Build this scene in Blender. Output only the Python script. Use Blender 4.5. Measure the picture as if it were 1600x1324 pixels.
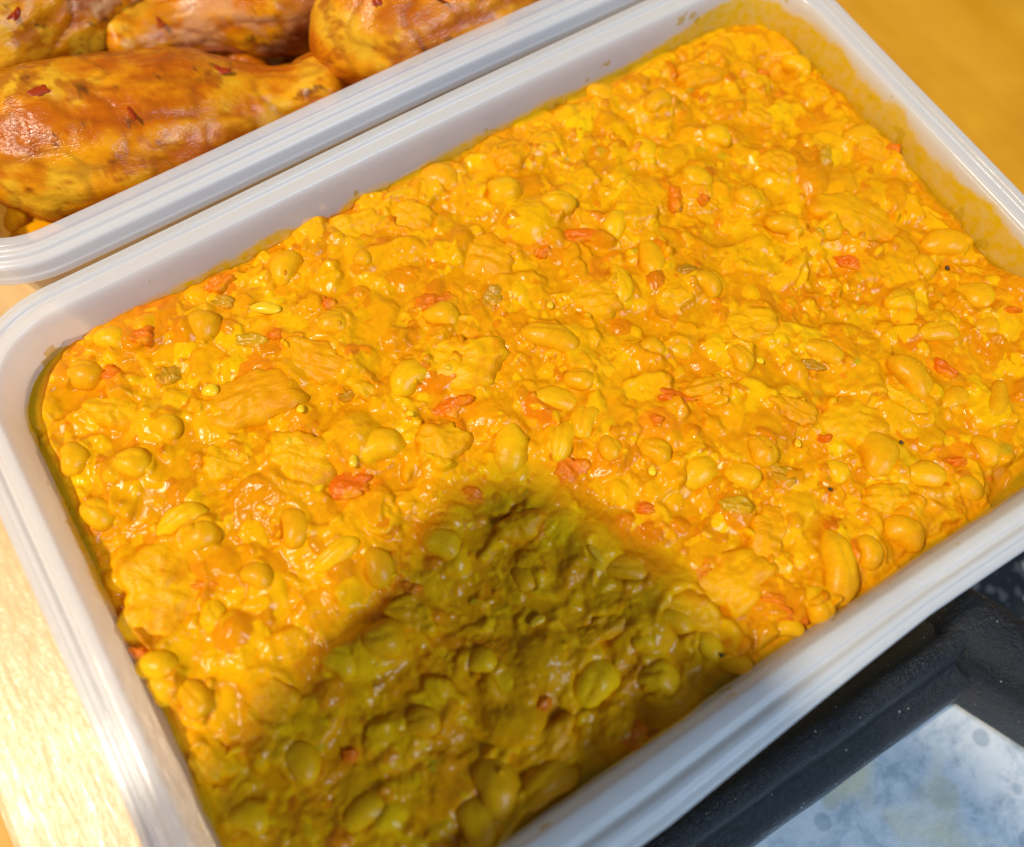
import bpy, bmesh, math, random
import numpy as np
from mathutils import Vector, Matrix, noise as mnoise

S = 0.001                      # geometry below is written in millimetres
for o in list(bpy.data.objects):
    bpy.data.objects.remove(o)
scene = bpy.context.scene
COL = scene.collection
rng = np.random.default_rng(11)
random.seed(11)

# ------------------------------------------------------------------ camera
# z = 0 is the top of the container rims, the board they stand on is at z = -55
FPX = 1380.0
RX, RY, RZ = -0.359893, 0.0170825, 0.5527584
CAM = np.array([-40.301, -41.773, 127.613])
def _rot():
    c, s = math.cos, math.sin
    Rx = np.array([[1, 0, 0], [0, c(RX), -s(RX)], [0, s(RX), c(RX)]])
    Ry = np.array([[c(RY), 0, s(RY)], [0, 1, 0], [-s(RY), 0, c(RY)]])
    Rz = np.array([[c(RZ), -s(RZ), 0], [s(RZ), c(RZ), 0], [0, 0, 1]])
    return Rx @ Ry @ Rz
ROT = _rot()
def at(px, py, z=0.0):
    """point of the place (mm) that the photograph shows at a pixel, on the level z"""
    d = ROT.T @ np.array([(px - 800) / FPX, (662 - py) / FPX, -1.0])
    return CAM + d * (z - CAM[2]) / d[2]
cam_data = bpy.data.cameras.new('camera')
cam = bpy.data.objects.new('camera', cam_data)
COL.objects.link(cam)
M = Matrix.Identity(4)
for i in range(3):
    for j in range(3):
        M[i][j] = ROT.T[i, j]
    M[i][3] = CAM[i] * S
cam.matrix_world = M
cam_data.sensor_width = 36
cam_data.lens = FPX * 36 / 1600
cam_data.clip_start = 0.005
cam_data.clip_end = 20
cam_data.dof.use_dof = True
cam_data.dof.focus_distance = 0.148
cam_data.dof.aperture_fstop = 8.2
scene.camera = cam

# ------------------------------------------------------------------ light
world = bpy.data.worlds.new('World')
scene.world = world
world.use_nodes = True
bgn = world.node_tree.nodes['Background']
bgn.inputs['Color'].default_value = (0.58, 0.78, 1.0, 1)
bgn.inputs['Strength'].default_value = 0.11

LAMP_DIR = Vector((-0.50, 0.17, 0.85)).normalized()
def area(name, loc, target, power, color, size, shape='DISK', size_y=None):
    d = bpy.data.lights.new(name, 'AREA')
    d.shape = shape
    d.size = size
    if size_y: d.size_y = size_y
    d.energy = power
    d.color = color
    o = bpy.data.objects.new(name, d)
    COL.objects.link(o)
    o.location = loc
    o.rotation_euler = (Vector(target) - Vector(loc)).to_track_quat('-Z', 'Y').to_euler()
    return o
area('ceiling_lamp', LAMP_DIR * 1.2, (0, 0, 0), 14.3, (1.0, 0.90, 0.73), 0.056)
area('kitchen_window', (0.35, -1.25, 1.15), (0, 0, 0), 23.0, (0.50, 0.71, 1.0), 0.55, 'RECTANGLE', 0.5)

vs = scene.view_settings
vs.view_transform = 'Standard'
vs.look = 'None'
vs.exposure = 0.0
vs.gamma = 1.0
vs.use_curve_mapping = False
scene.cycles.max_bounces = 6
scene.cycles.diffuse_bounces = 3
scene.cycles.glossy_bounces = 2
scene.cycles.transmission_bounces = 4
scene.cycles.transparent_max_bounces = 10
scene.cycles.caustics_reflective = False
scene.cycles.caustics_refractive = False
scene.cycles.sample_clamp_indirect = 4
scene.cycles.use_denoising = True

# ------------------------------------------------------------------ helpers
def mesh_obj(name, verts, faces, mat, parent=None, smooth=True, loc=None):
    me = bpy.data.meshes.new(name)
    v = np.asarray(verts, float) * S
    me.from_pydata(v.tolist(), [], faces)
    me.update()
    if smooth:
        me.polygons.foreach_set('use_smooth', [True] * len(me.polygons))
    o = bpy.data.objects.new(name, me)
    COL.objects.link(o)
    for m in (mat if isinstance(mat, (list, tuple)) else [mat]):
        me.materials.append(m)
    if parent: o.parent = parent
    if loc is not None: o.location = Vector(loc) * S
    return o
def empty(name, loc=(0, 0, 0)):
    o = bpy.data.objects.new(name, None)
    COL.objects.link(o)
    o.empty_display_size = 0.01
    o.location = Vector(loc) * S
    return o
def tag(o, label=None, cat=None, group=None, kind=None):
    if label: o['label'] = label
    if cat: o['category'] = cat
    if group: o['group'] = group
    if kind: o['kind'] = kind
    return o
def set_colors(o, cols):
    ca = o.data.color_attributes.new('col', 'FLOAT_COLOR', 'POINT')
    a = np.ones((len(cols), 4), np.float32)
    a[:, :3] = cols
    ca.data.foreach_set('color', a.ravel())
def new_mat(name):
    m = bpy.data.materials.new(name)
    m.use_nodes = True
    nt = m.node_tree
    return m, nt, nt.nodes['Principled BSDF']
def N(nt, t, **kw):
    n = nt.nodes.new(t)
    for k, v in kw.items():
        if k in n.inputs.keys(): n.inputs[k].default_value = v
        else: setattr(n, k, v)
    return n
def noise_tex(nt, scale, detail=4, rough=0.55, vec=None, dist=0.0):
    n = N(nt, 'ShaderNodeTexNoise')
    n.inputs['Scale'].default_value = scale
    n.inputs['Detail'].default_value = detail
    n.inputs['Roughness'].default_value = rough
    n.inputs['Distortion'].default_value = dist
    if vec is not None: nt.links.new(vec, n.inputs['Vector'])
    return n
def ramp(nt, fac, stops):
    r = N(nt, 'ShaderNodeValToRGB')
    e = r.color_ramp.elements
    while len(e) > 1: e.remove(e[-1])
    e[0].position, e[0].color = stops[0][0], (*stops[0][1], 1)
    for p, c in stops[1:]:
        x = e.new(p); x.color = (*c, 1)
    nt.links.new(fac, r.inputs['Fac'])
    return r
def mixc(nt, fac, a, b, mode='MIX'):
    n = N(nt, 'ShaderNodeMix', data_type='RGBA', blend_type=mode)
    for s, v in ((0, fac), (6, a), (7, b)):
        if hasattr(v, 'is_output'): nt.links.new(v, n.inputs[s])
        elif s == 0: n.inputs[0].default_value = v
        else: n.inputs[s].default_value = (*v, 1)
    return n.outputs[2]
def objco(nt, scale=None):
    t = N(nt, 'ShaderNodeTexCoord')
    if scale is None: return t.outputs['Object']
    m = N(nt, 'ShaderNodeMapping')
    m.inputs['Scale'].default_value = scale
    nt.links.new(t.outputs['Object'], m.inputs['Vector'])
    return m.outputs['Vector']
def bump(nt, h, dist, strength=1.0, normal=None):
    b = N(nt, 'ShaderNodeBump')
    b.inputs['Strength'].default_value = strength
    b.inputs['Distance'].default_value = dist
    nt.links.new(h, b.inputs['Height'])
    if normal is not None: nt.links.new(normal, b.inputs['Normal'])
    return b.outputs['Normal']
def gmap(nt, v, lo, hi, a=0.0, b=1.0):
    m = N(nt, 'ShaderNodeMapRange')
    m.inputs['From Min'].default_value = lo; m.inputs['From Max'].default_value = hi
    m.inputs['To Min'].default_value = a; m.inputs['To Max'].default_value = b
    nt.links.new(v, m.inputs['Value'])
    return m.outputs['Result']

# ------------------------------------------------------------------ materials
def food_mat(name, color=None, attr=False, var=0.10, rough=0.20, sss=0.25, fleck=None, bump_mm=0.10, coat=0.0, spec=0.4, stretch=None, fine=0.5):
    m, nt, p = new_mat(name)
    L = nt.links
    co = objco(nt)
    cs = objco(nt, stretch) if stretch else co
    n1 = noise_tex(nt, 260, 5, 0.6, co)
    n2 = noise_tex(nt, 700, 5, 0.62, cs)
    n3 = noise_tex(nt, 2600, 3, 0.55, cs)
    if attr:
        a = N(nt, 'ShaderNodeAttribute', attribute_name='col')
        c = a.outputs['Color']
    else:
        oi = N(nt, 'ShaderNodeObjectInfo')
        hs = N(nt, 'ShaderNodeHueSaturation')
        hs.inputs['Color'].default_value = (*color, 1)
        L.new(gmap(nt, oi.outputs['Random'], 0, 1, 0.492, 0.506), hs.inputs['Hue'])
        L.new(gmap(nt, oi.outputs['Random'], 0, 1, 1 - var, 1 + var), hs.inputs['Value'])
        c = hs.outputs['Color']
        if fleck:
            c = mixc(nt, gmap(nt, n1.outputs['Fac'], 0.50, 0.66), c, fleck)
    dk = mixc(nt, gmap(nt, n2.outputs['Fac'], 0.3, 0.7), (0.90, 0.84, 0.8), (1.05, 1.06, 1.06))
    c = mixc(nt, 1.0, c, dk, 'MULTIPLY')
    L.new(c, p.inputs['Base Color'])
    L.new(gmap(nt, n1.outputs['Fac'], 0.3, 0.7, rough - 0.06, rough + 0.10), p.inputs['Roughness'])
    p.inputs['IOR'].default_value = 1.40
    p.inputs['Specular IOR Level'].default_value = spec
    p.inputs['Subsurface Weight'].default_value = sss
    p.inputs['Subsurface Radius'].default_value = (1.0, 0.5, 0.05)
    p.inputs['Subsurface Scale'].default_value = 0.0018
    b = bump(nt, n2.outputs['Fac'], bump_mm * S * 1.6, 0.9)
    b = bump(nt, n3.outputs['Fac'], bump_mm * S * fine, 0.9, b)
    L.new(b, p.inputs['Normal'])
    return m
SAUCE = (0.75, 0.275, 0.0015)
M_sauce = food_mat('sauce', attr=True, rough=0.12, sss=0.08, bump_mm=0.05, spec=0.22, fine=0.8)
M_bean = food_mat('bean_skin', (0.88, 0.435, 0.004), fleck=(0.83, 0.355, 0.002), rough=0.24, sss=0.35, bump_mm=0.09, var=0.06, fine=0.3, spec=0.22)
M_chunk = food_mat('chicken_flesh', (0.86, 0.39, 0.003), fleck=(0.78, 0.29, 0.002), rough=0.26, sss=0.15, bump_mm=0.15, var=0.05, stretch=(0.45, 1.0, 1.0), fine=0.8, spec=0.16)
M_tomato = food_mat('tomato_flesh', (0.80, 0.20, 0.004), fleck=(0.80, 0.31, 0.003), rough=0.18, sss=0.3, bump_mm=0.14, var=0.04, spec=0.25)
M_green = food_mat('pepper_flesh', (0.56, 0.27, 0.005), fleck=(0.74, 0.29, 0.003), rough=0.2, sss=0.2, bump_mm=0.12, var=0.15)
M_seed = food_mat('seed_skin', (0.90, 0.52, 0.012), rough=0.24, sss=0.3, bump_mm=0.02)
M_speck = food_mat('peppercorn', (0.07, 0.04, 0.012), rough=0.4, sss=0.0, bump_mm=0.05)
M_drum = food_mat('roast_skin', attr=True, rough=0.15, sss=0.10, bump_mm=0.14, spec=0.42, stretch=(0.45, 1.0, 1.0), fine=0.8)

def plastic_mat(name, stained, clear):
    m, nt, p = new_mat(name)
    L = nt.links
    out = nt.nodes['Material Output']
    co = objco(nt)
    base = (0.95, 0.94, 0.925)
    if stained:
        sx = N(nt, 'ShaderNodeSeparateXYZ'); L.new(co, sx.inputs[0])
        n = noise_tex(nt, 55, 4, 0.6, co)
        n2 = noise_tex(nt, 600, 3, 0.6, co)
        # oil film: high on the far short wall, low elsewhere
        hi = gmap(nt, sx.outputs['X'], 0.055, 0.074, -0.0066, -0.0018)
        t = N(nt, 'ShaderNodeMath', operation='MULTIPLY_ADD'); L.new(n.outputs['Fac'], t.inputs[0]); t.inputs[1].default_value = 0.011; t.inputs[2].default_value = -0.0055
        lim = N(nt, 'ShaderNodeMath', operation='ADD'); L.new(hi, lim.inputs[0]); L.new(t.outputs[0], lim.inputs[1])
        df = N(nt, 'ShaderNodeMath', operation='SUBTRACT'); L.new(lim.outputs[0], df.inputs[0]); L.new(sx.outputs['Z'], df.inputs[1])
        f = gmap(nt, df.outputs[0], -0.0004, 0.0010)
        f2 = N(nt, 'ShaderNodeMath', operation='MULTIPLY'); L.new(f, f2.inputs[0]); L.new(gmap(nt, n2.outputs['Fac'], 0.2, 0.6, 0.75, 1.0), f2.inputs[1])
        c = mixc(nt, f2.outputs[0], base, (0.95, 0.62, 0.004))
        n4_ = noise_tex(nt, 170, 3, 0.55, co)
        c = mixc(nt, gmap(nt, n4_.outputs['Fac'], 0.66, 0.68, 0, 0.8), c, (0.75, 0.50, 0.012))
    else:
        c = None
    tint = c
    p.inputs['Base Color'].default_value = (*base, 1)
    p.inputs['Roughness'].default_value = 0.17
    p.inputs['IOR'].default_value = 1.5
    tr = N(nt, 'ShaderNodeBsdfTranslucent'); tr.inputs['Color'].default_value = (0.97, 0.96, 0.95, 1)
    tp = N(nt, 'ShaderNodeBsdfTransparent'); tp.inputs['Color'].default_value = (0.97, 0.97, 0.97, 1)
    if tint is not None:
        L.new(tint, p.inputs['Base Color']); L.new(tint, tr.inputs['Color']); L.new(mixc(nt, 0.45, tint, (0.97, 0.95, 0.9)), tp.inputs['Color'])
    nb = noise_tex(nt, 900, 3, 0.5, co)
    nb2 = noise_tex(nt, 60, 2, 0.5, co)
    b = bump(nt, nb.outputs['Fac'], 0.00004, 0.5)
    b = bump(nt, nb2.outputs['Fac'], 0.0006, 0.5, b)
    L.new(b, p.inputs['Normal'])
    m1 = N(nt, 'ShaderNodeMixShader'); m1.inputs[0].default_value = 0.34
    L.new(p.outputs[0], m1.inputs[1]); L.new(tr.outputs[0], m1.inputs[2])
    m2 = N(nt, 'ShaderNodeMixShader'); m2.inputs[0].default_value = clear
    if stained: L.new(gmap(nt, f2.outputs[0], 0, 0.9, clear, 0.14), m2.inputs[0])
    L.new(m1.outputs[0], m2.inputs[1]); L.new(tp.outputs[0], m2.inputs[2])
    L.new(m2.outputs[0], out.inputs['Surface'])
    return m
M_plastic = plastic_mat('milky_plastic', False, 0.42)
M_plastic_in = plastic_mat('milky_plastic_oily', True, 0.50)
M_plastic_wall = plastic_mat('milky_plastic_wall', False, 0.55)

def wood_mat(name, light, dark, rough, grain, fine, spec=0.5):
    m, nt, p = new_mat(name)
    L = nt.links
    co = objco(nt, (grain, grain * 0.06, grain))
    cf = objco(nt, (fine, fine * 0.22, fine))
    cw = objco(nt)
    n1 = noise_tex(nt, 1.0, 5, 0.6, co, 0.8)
    n2 = noise_tex(nt, 1.0, 4, 0.65, cf, 0.6)
    n3 = noise_tex(nt, 30, 3, 0.5, cw)
    c = ramp(nt, n1.outputs['Fac'], [(0.3, dark), (0.62, light)]).outputs[0]
    sp = ramp(nt, n2.outputs['Fac'], [(0.34, (0.88, 0.80, 0.72)), (0.50, (1, 1, 1)), (0.7, (1.03, 1.03, 1.04))]).outputs[0]
    c = mixc(nt, 0.75, c, sp, 'MULTIPLY')
    bl = ramp(nt, n3.outputs['Fac'], [(0.35, (0.9, 0.84, 0.78)), (0.65, (1.05, 1.05, 1.05))]).outputs[0]
    c = mixc(nt, 1.0, c, bl, 'MULTIPLY')
    L.new(c, p.inputs['Base Color'])
    L.new(gmap(nt, n2.outputs['Fac'], 0.3, 0.7, rough + 0.12, rough - 0.06), p.inputs['Roughness'])
    p.inputs['Specular IOR Level'].default_value = spec
    L.new(bump(nt, n2.outputs['Fac'], 0.00035, 0.8), p.inputs['Normal'])
    return m
M_board = wood_mat('pale_plywood', (0.92, 0.66, 0.33), (0.86, 0.53, 0.20), 0.32, 120, 900, 0.9)
M_table = wood_mat('varnished_wood', (0.84, 0.41, 0.03), (0.68, 0.275, 0.002), 0.36, 24, 40, 0.2)

# ------------------------------------------------------------------ the surfaces below
def slab(name, x0, x1, y0, y1, z0, z1, mat, bev=1.2, seg=2, rz=0.0):
    bm = bmesh.new()
    bmesh.ops.create_cube(bm, size=1)
    cx, cy, cz = (x0 + x1) / 2, (y0 + y1) / 2, z0
    for v in bm.verts:
        v.co = Vector((v.co.x * (x1 - x0), v.co.y * (y1 - y0), (v.co.z + .5) * (z1 - z0))) * S
    bmesh.ops.bevel(bm, geom=bm.edges[:], offset=bev * S, segments=seg, affect='EDGES', profile=0.5)
    me = bpy.data.meshes.new(name); bm.to_mesh(me); bm.free()
    me.materials.append(mat)
    o = bpy.data.objects.new(name, me); COL.objects.link(o)
    o.location = Vector((cx, cy, cz)) * S
    o.rotation_euler.z = rz
    return o
table = slab('tabletop', -700, 900, -700, 900, -125, -95, M_table, 3)
tag(table, 'varnished orange wooden table under everything', kind='structure')
board = slab('wooden_board', -125.5, 112, -61.5, 300, -95, -55.0, M_board, 2.0)
tag(board, 'pale wooden board under the two plastic containers', 'board')

# ------------------------------------------------------------------ plastic containers
def rrect(hx, hy, r, off, ncorner=14, nside=16):
    """points round a rounded rectangle, offset outwards by off"""
    pts = []
    R = max(r + off, 0.5)
    for cx, cy, a0 in ((hx - r, hy - r, 0), (-(hx - r), hy - r, 90), (-(hx - r), -(hy - r), 180), (hx - r, -(hy - r), 270)):
        arc = [(cx + R * math.cos(math.radians(a0 + 90 * k / ncorner)), cy + R * math.sin(math.radians(a0 + 90 * k / ncorner))) for k in range(ncorner + 1)]
        pts.append(arc)
    out = []
    for i in range(4):
        out += pts[i]
        a, b = np.array(pts[i][-1]), np.array(pts[(i + 1) % 4][0])
        for k in range(1, nside):
            out.append(tuple(a + (b - a) * k / nside))
    return out
def chaikin(p, n):
    p = [np.array(q, float) for q in p]
    for _ in range(n):
        q = [p[0]]
        for a, b in zip(p[:-1], p[1:]):
            q += [a * .75 + b * .25, a * .25 + b * .75]
        q.append(p[-1]); p = q
    return [tuple(a) for a in p]
H0 = -54.4
HX, HY, CR = 80.0, 53.0, 14.0
inner = [(-6.5, H0 + 1.2), (-6.0, H0 + 4), (-1.6, -9), (-0.9, -3.4)]
rim = [(-0.9, -3.4), (-0.5, -1.2), (-0.1, -0.25), (0.5, 0.0), (1.7, 0.0), (1.95, -0.2), (2.2, -0.75), (2.7, -0.75), (2.95, -0.2), (3.2, 0.05), (3.8, 0.05),
       (4.05, -0.2), (4.25, -0.8), (4.9, -0.8), (5.3, -0.8), (5.65, -1.2), (5.75, -2.0), (5.8, -3.4), (6.1, -3.7), (6.15, -5.4), (5.4, -5.5),
       (5.2, -3.6), (5.1, -2.2), (4.4, -1.7), (1.4, -1.6), (0.5, -2.2), (0.2, -3.6)]
outer = [(0.2, -3.6), (-0.6, -9), (-5.1, H0 + 4), (-5.8, H0)]
def container(name, cx, cy, rz, label, flare=0.0):
    root = empty(name, (cx, cy, -55))
    root.rotation_euler.z = rz
    root.location.z = -0.055
    prof = inner[:-1] + chaikin(rim, 2) + outer[1:]
    n_in = len(inner) - 1
    rings = [rrect(HX, HY, CR, o) for o, z in prof]
    n = len(rings[0])
    verts, faces, mi = [], [], []
    for (o, z), ring in zip(prof, rings):
        for k, (x, y) in enumerate(ring):
            # moulded sides bow a little
            wx = 0.35 * math.sin(x * 0.05 + 1.0); wy = 0.30 * math.sin(y * 0.07 + 2.0)
            if flare and y < -40:      # the front flange is pressed outwards towards its left half
                y -= flare * max(0, min(1, o / 5.0)) * max(0, min(1, (25 - x) / 50)) * max(0, min(1, (x + 84) / 30))
            verts.append((x + wy * 0.6, y + wx * 0.8, z + 55 + 0.12 * math.sin(x * 0.045 + y * .06)))
    for j in range(len(prof) - 1):
        for k in range(n):
            k2 = (k + 1) % n
            faces.append((j * n + k, j * n + k2, (j + 1) * n + k2, (j + 1) * n + k))
            mi.append(1 if j <= n_in + 9 else 2 if j >= n_in + len(chaikin(rim, 2)) - 1 else 0)
    faces.append(tuple(range(n))); mi.append(1)
    faces.append(tuple(reversed(range((len(prof) - 1) * n, len(prof) * n)))); mi.append(0)
    nf_body = (n_in + 2) * n
    # tray: walls and floor; rim: the ribbed flange
    def sub(nm, sel):
        used = sorted({v for f in sel for v in faces[f]})
        mp = {v: i for i, v in enumerate(used)}
        o = mesh_obj(nm, [verts[v] for v in used], [tuple(mp[v] for v in faces[f]) for f in sel], [M_plastic, M_plastic_in, M_plastic_wall], root)
        o.data.polygons.foreach_set('material_index', [mi[f] for f in sel])
        return o
    nr = len(chaikin(rim, 2))
    rim_sel = [j * n + k for j in range(n_in, n_in + nr - 1) for k in range(n)]
    rs = set(rim_sel)
    sub('rim', rim_sel)
    sub('tray', [f for f in range(len(faces)) if f not in rs])
    tag(root, label, 'container', 'milky plastic food containers')
    return root
box_stew = container('food_container', 0, 0, 0, 'milky plastic container filled with yellow bean stew', flare=2.6)
box_meat = container('food_container', 4.5, 121.2, math.radians(-0.45), 'milky plastic container filled with roasted chicken drumsticks')
# materials of the tray use coordinates with z = 0 at the rim
for b in (box_stew, box_meat):
    for c in b.children:
        c.data.transform(Matrix.Translation((0, 0, -0.055)))
        c.location.z = 0.055

# ------------------------------------------------------------------ the stew
STEP = 0.165
X0, X1, Y0, Y1 = -81.0, 81.0, -54.0, 54.0
nx, ny = int((X1 - X0) / STEP) + 1, int((Y1 - Y0) / STEP) + 1
gx, gy = np.meshgrid(np.linspace(X0, X1, nx), np.linspace(Y0, Y1, ny), indexing='ij')
fx = np.fft.fftfreq(nx, STEP)[:, None]; fy = np.fft.fftfreq(ny, STEP)[None, :]
def gnoise(scale, seed, ax=1.0, ay=1.0):
    r = np.random.default_rng(seed).standard_normal((nx, ny))
    F = np.fft.fft2(r) * np.exp(-2 * (math.pi * scale) ** 2 * ((fx * ax) ** 2 + (fy * ay) ** 2) / 2)
    q = np.real(np.fft.ifft2(F)); return (q - q.mean()) / q.std()
n04, n08, n16, n4, n12 = gnoise(.35, 1), gnoise(.8, 2), gnoise(1.6, 3), gnoise(4, 4), gnoise(13, 5)
m08, m2, m5 = gnoise(.7, 12), gnoise(2, 13), gnoise(5, 14)
fib = [gnoise(.35, 20, 5.0, 1.0), gnoise(.35, 21, 1.0, 5.0), gnoise(.5, 22, 3.0, 2.0)]
LEVEL = -8.4
Hm = LEVEL + 0.55 * n12 + 0.45 * n4 + 0.22 * n16 - 0.30 * np.abs(n08) + 0.05 * n04
def lerp(a, b, t): return a + (b - a) * t
Cm = np.empty((nx, ny, 3))
base = np.array(SAUCE)
t = np.clip(0.5 + 0.35 * m5 + 0.2 * m2, 0, 1)[..., None]
Cm[:] = lerp(np.array((0.72, 0.245, 0.001)), np.array((0.80, 0.32, 0.003)), t)
t = np.clip(m2 * 0.6 + m08 * .35 - 0.9, 0, 1)[..., None]
Cm[:] = lerp(Cm, np.array((0.80, 0.24, 0.003)), t * 0.25)
def patch(cx, cy, rad):
    i0 = max(int((cx - rad - X0) / STEP), 0); i1 = min(int((cx + rad - X0) / STEP) + 2, nx)
    j0 = max(int((cy - rad - Y0) / STEP), 0); j1 = min(int((cy + rad - Y0) / STEP) + 2, ny)
    return slice(i0, i1), slice(j0, j1)
def gi(x, y):
    return min(max(int(round((x - X0) / STEP)), 0), nx - 1), min(max(int(round((y - Y0) / STEP)), 0), ny - 1)
PLACED_ON = []
def lump(cx, cy, a, b, ang, h, col, kind, tilt=0.12, r=rng):
    """one lump pressed into the height field: it covers what lies lower"""
    rad = max(a, b) * 1.5
    si, sj = patch(cx, cy, rad)
    if si.stop - si.start < 2 or sj.stop - sj.start < 2: return
    px, py = gx[si, sj] - cx, gy[si, sj] - cy
    ca, sa = math.cos(ang), math.sin(ang)
    u, v = px * ca + py * sa, -px * sa + py * ca
    th = np.arctan2(v / b, u / a)
    wob = 1.0
    amp = {'dome': 0.06, 'flake': 0.16, 'shred': 0.18, 'skin': 0.12}[kind]
    for k in (2, 3, 5, 7):
        wob = wob + amp * r.uniform(-1, 1) / (1 + 0.25 * k) * np.cos(k * th + r.uniform(0, 6.28)) * 1.4
    rho = np.sqrt((u / a) ** 2 + (v / b) ** 2) / wob
    ii, jj = gi(cx, cy)
    z0 = lerp(LEVEL, Hm[ii, jj], 0.55) if len(PLACED_ON) == 0 else Hm[ii, jj] - 0.1
    tx, ty = r.normal(0, tilt, 2)
    if kind == 'dome':
        z = z0 + h * (2.0 * np.sqrt(np.clip(1 - rho ** 2, 0, 1)) - 1.0) + 0.03 * n08[si, sj] + 0.02 * n04[si, sj]
    elif kind == 'flake':
        z = z0 + h * np.clip((1 - rho) / 0.22, 0, 1) ** 0.55 + tx * u + ty * v + 0.16 * n16[si, sj] + 0.07 * fib[r.integers(3)][si, sj] + 0.05 * n08[si, sj]
    elif kind == 'shred':
        z = z0 + h * np.sqrt(np.clip(1 - rho ** 2, 0, 1)) + 0.10 * fib[r.integers(3)][si, sj] + tx * u * 1.2 + 0.08 * n08[si, sj]
    else:
        z = z0 + h * np.exp(-((rho - 0.85) / 0.10) ** 2) + tx * u + 0.06 * n08[si, sj]
    m = (rho < 1) & (z > Hm[si, sj])
    Hs, Cs = Hm[si, sj], Cm[si, sj]
    Hs[m] = z[m]
    w = np.clip((1.0 - rho) / 0.18, 0, 1)[..., None] * 0.9
    Cs[m] = lerp(Cs, np.array(col), w)[m]
def rc(base, s=0.06):
    f = 1 + rng.normal(0, s * 1.5); g = 1 + rng.normal(0, s)
    return np.clip(np.array(base) * np.array([f ** .4, f * g, f]), 0.002, 0.92)
HXS, HYS, CRS = 79.0, 52.0, 13.2
def wall_dist(x, y):
    """distance to the container wall, positive inside"""
    qx = np.abs(x) - (HXS - CRS); qy = np.abs(y) - (HYS - CRS)
    return CRS - (np.hypot(np.maximum(qx, 0), np.maximum(qy, 0)) + np.minimum(np.maximum(qx, qy), 0))
C_BEAN, C_FLESH, C_TOM, C_OLIVE = (0.86, 0.385, 0.002), (0.87, 0.41, 0.003), (0.82, 0.20, 0.004), (0.56, 0.29, 0.006)
# mash in three sizes
for n, (a0, a1), kinds in ((420, (3.0, 6.5), ('dome', 'flake', 'flake')), (1700, (1.4, 3.2), ('flake', 'shred', 'dome', 'skin')), (7000, (0.4, 1.4), ('shred', 'flake', 'dome', 'flake'))):
    for _ in range(n):
        x, y = rng.uniform(-79, 79), rng.uniform(-52, 52)
        if wall_dist(x, y) < 1.0: continue
        a = rng.uniform(a0, a1); k = kinds[rng.integers(len(kinds))]
        b = a * (rng.uniform(0.25, 0.5) if k == 'shred' else rng.uniform(0.5, 0.95))
        h = {'dome': rng.uniform(0.35, 0.6) * b, 'flake': rng.uniform(0.28, 0.55) * min(b, 2.0), 'shred': rng.uniform(0.5, 1.0) * b, 'skin': rng.uniform(0.2, 0.45)}[k]
        q = rng.random()
        col = rc(C_BEAN) if q < 0.35 else rc(C_FLESH) if q < 0.62 else rc(SAUCE, .1) if q < 0.95 else rc((0.82, 0.24, 0.004)) if q < 0.975 else rc(C_OLIVE, .12)
        if q >= 0.975 and a > 1.5: col = rc(C_BEAN)
        lump(x, y, a, b, rng.uniform(0, 6.28), h, col, k)

def blur(a, s):
    return np.real(np.fft.ifft2(np.fft.fft2(a) * np.exp(-2 * (math.pi * s) ** 2 * (fx ** 2 + fy ** 2))))
def pool(Hm, Cm, depth, s=2.2):
    """thin sauce lies in the hollows between the lumps"""
    liq = blur(Hm, s) - depth + 0.12 * m5
    k = 0.16
    e = (Hm - liq) / k
    out = liq + k * np.logaddexp(0, e)
    w = np.clip(0.5 - e * 0.25, 0, 1)[..., None]
    return out, lerp(Cm, np.array((0.69, 0.275, 0.001)), w * 0.7)
Hm, Cm = pool(Hm, Cm, 0.48)
stew = empty('bean_stew', (0, 0, -54))
tag(stew, 'thick yellow bean stew with chicken and tomato filling the front container', 'stew')

def piece(name, verts, faces, mat, loc, rot):
    o = mesh_obj(name, verts, faces, mat, stew)
    o.location = (Vector(loc) - Vector((0, 0, -54))) * S
    o.rotation_euler = rot
    return o
def uv_sphere(nu=22, nv=13):
    v, f = [(0, 0, 1)], []
    for j in range(1, nv):
        p = math.pi * j / nv
        for i in range(nu):
            a = 2 * math.pi * i / nu
            v.append((math.sin(p) * math.cos(a), math.sin(p) * math.sin(a), math.cos(p)))
    v.append((0, 0, -1))
    for i in range(nu): f.append((0, 1 + i, 1 + (i + 1) % nu))
    for j in range(nv - 2):
        for i in range(nu):
            a = 1 + j * nu + i; b = 1 + j * nu + (i + 1) % nu
            f.append((a, a + nu, b + nu, b))
    q = 1 + (nv - 2) * nu
    for i in range(nu): f.append((q + (i + 1) % nu, q + i, len(v) - 1))
    return np.array(v), f
SPH_V, SPH_F = uv_sphere(28, 18)
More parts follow.
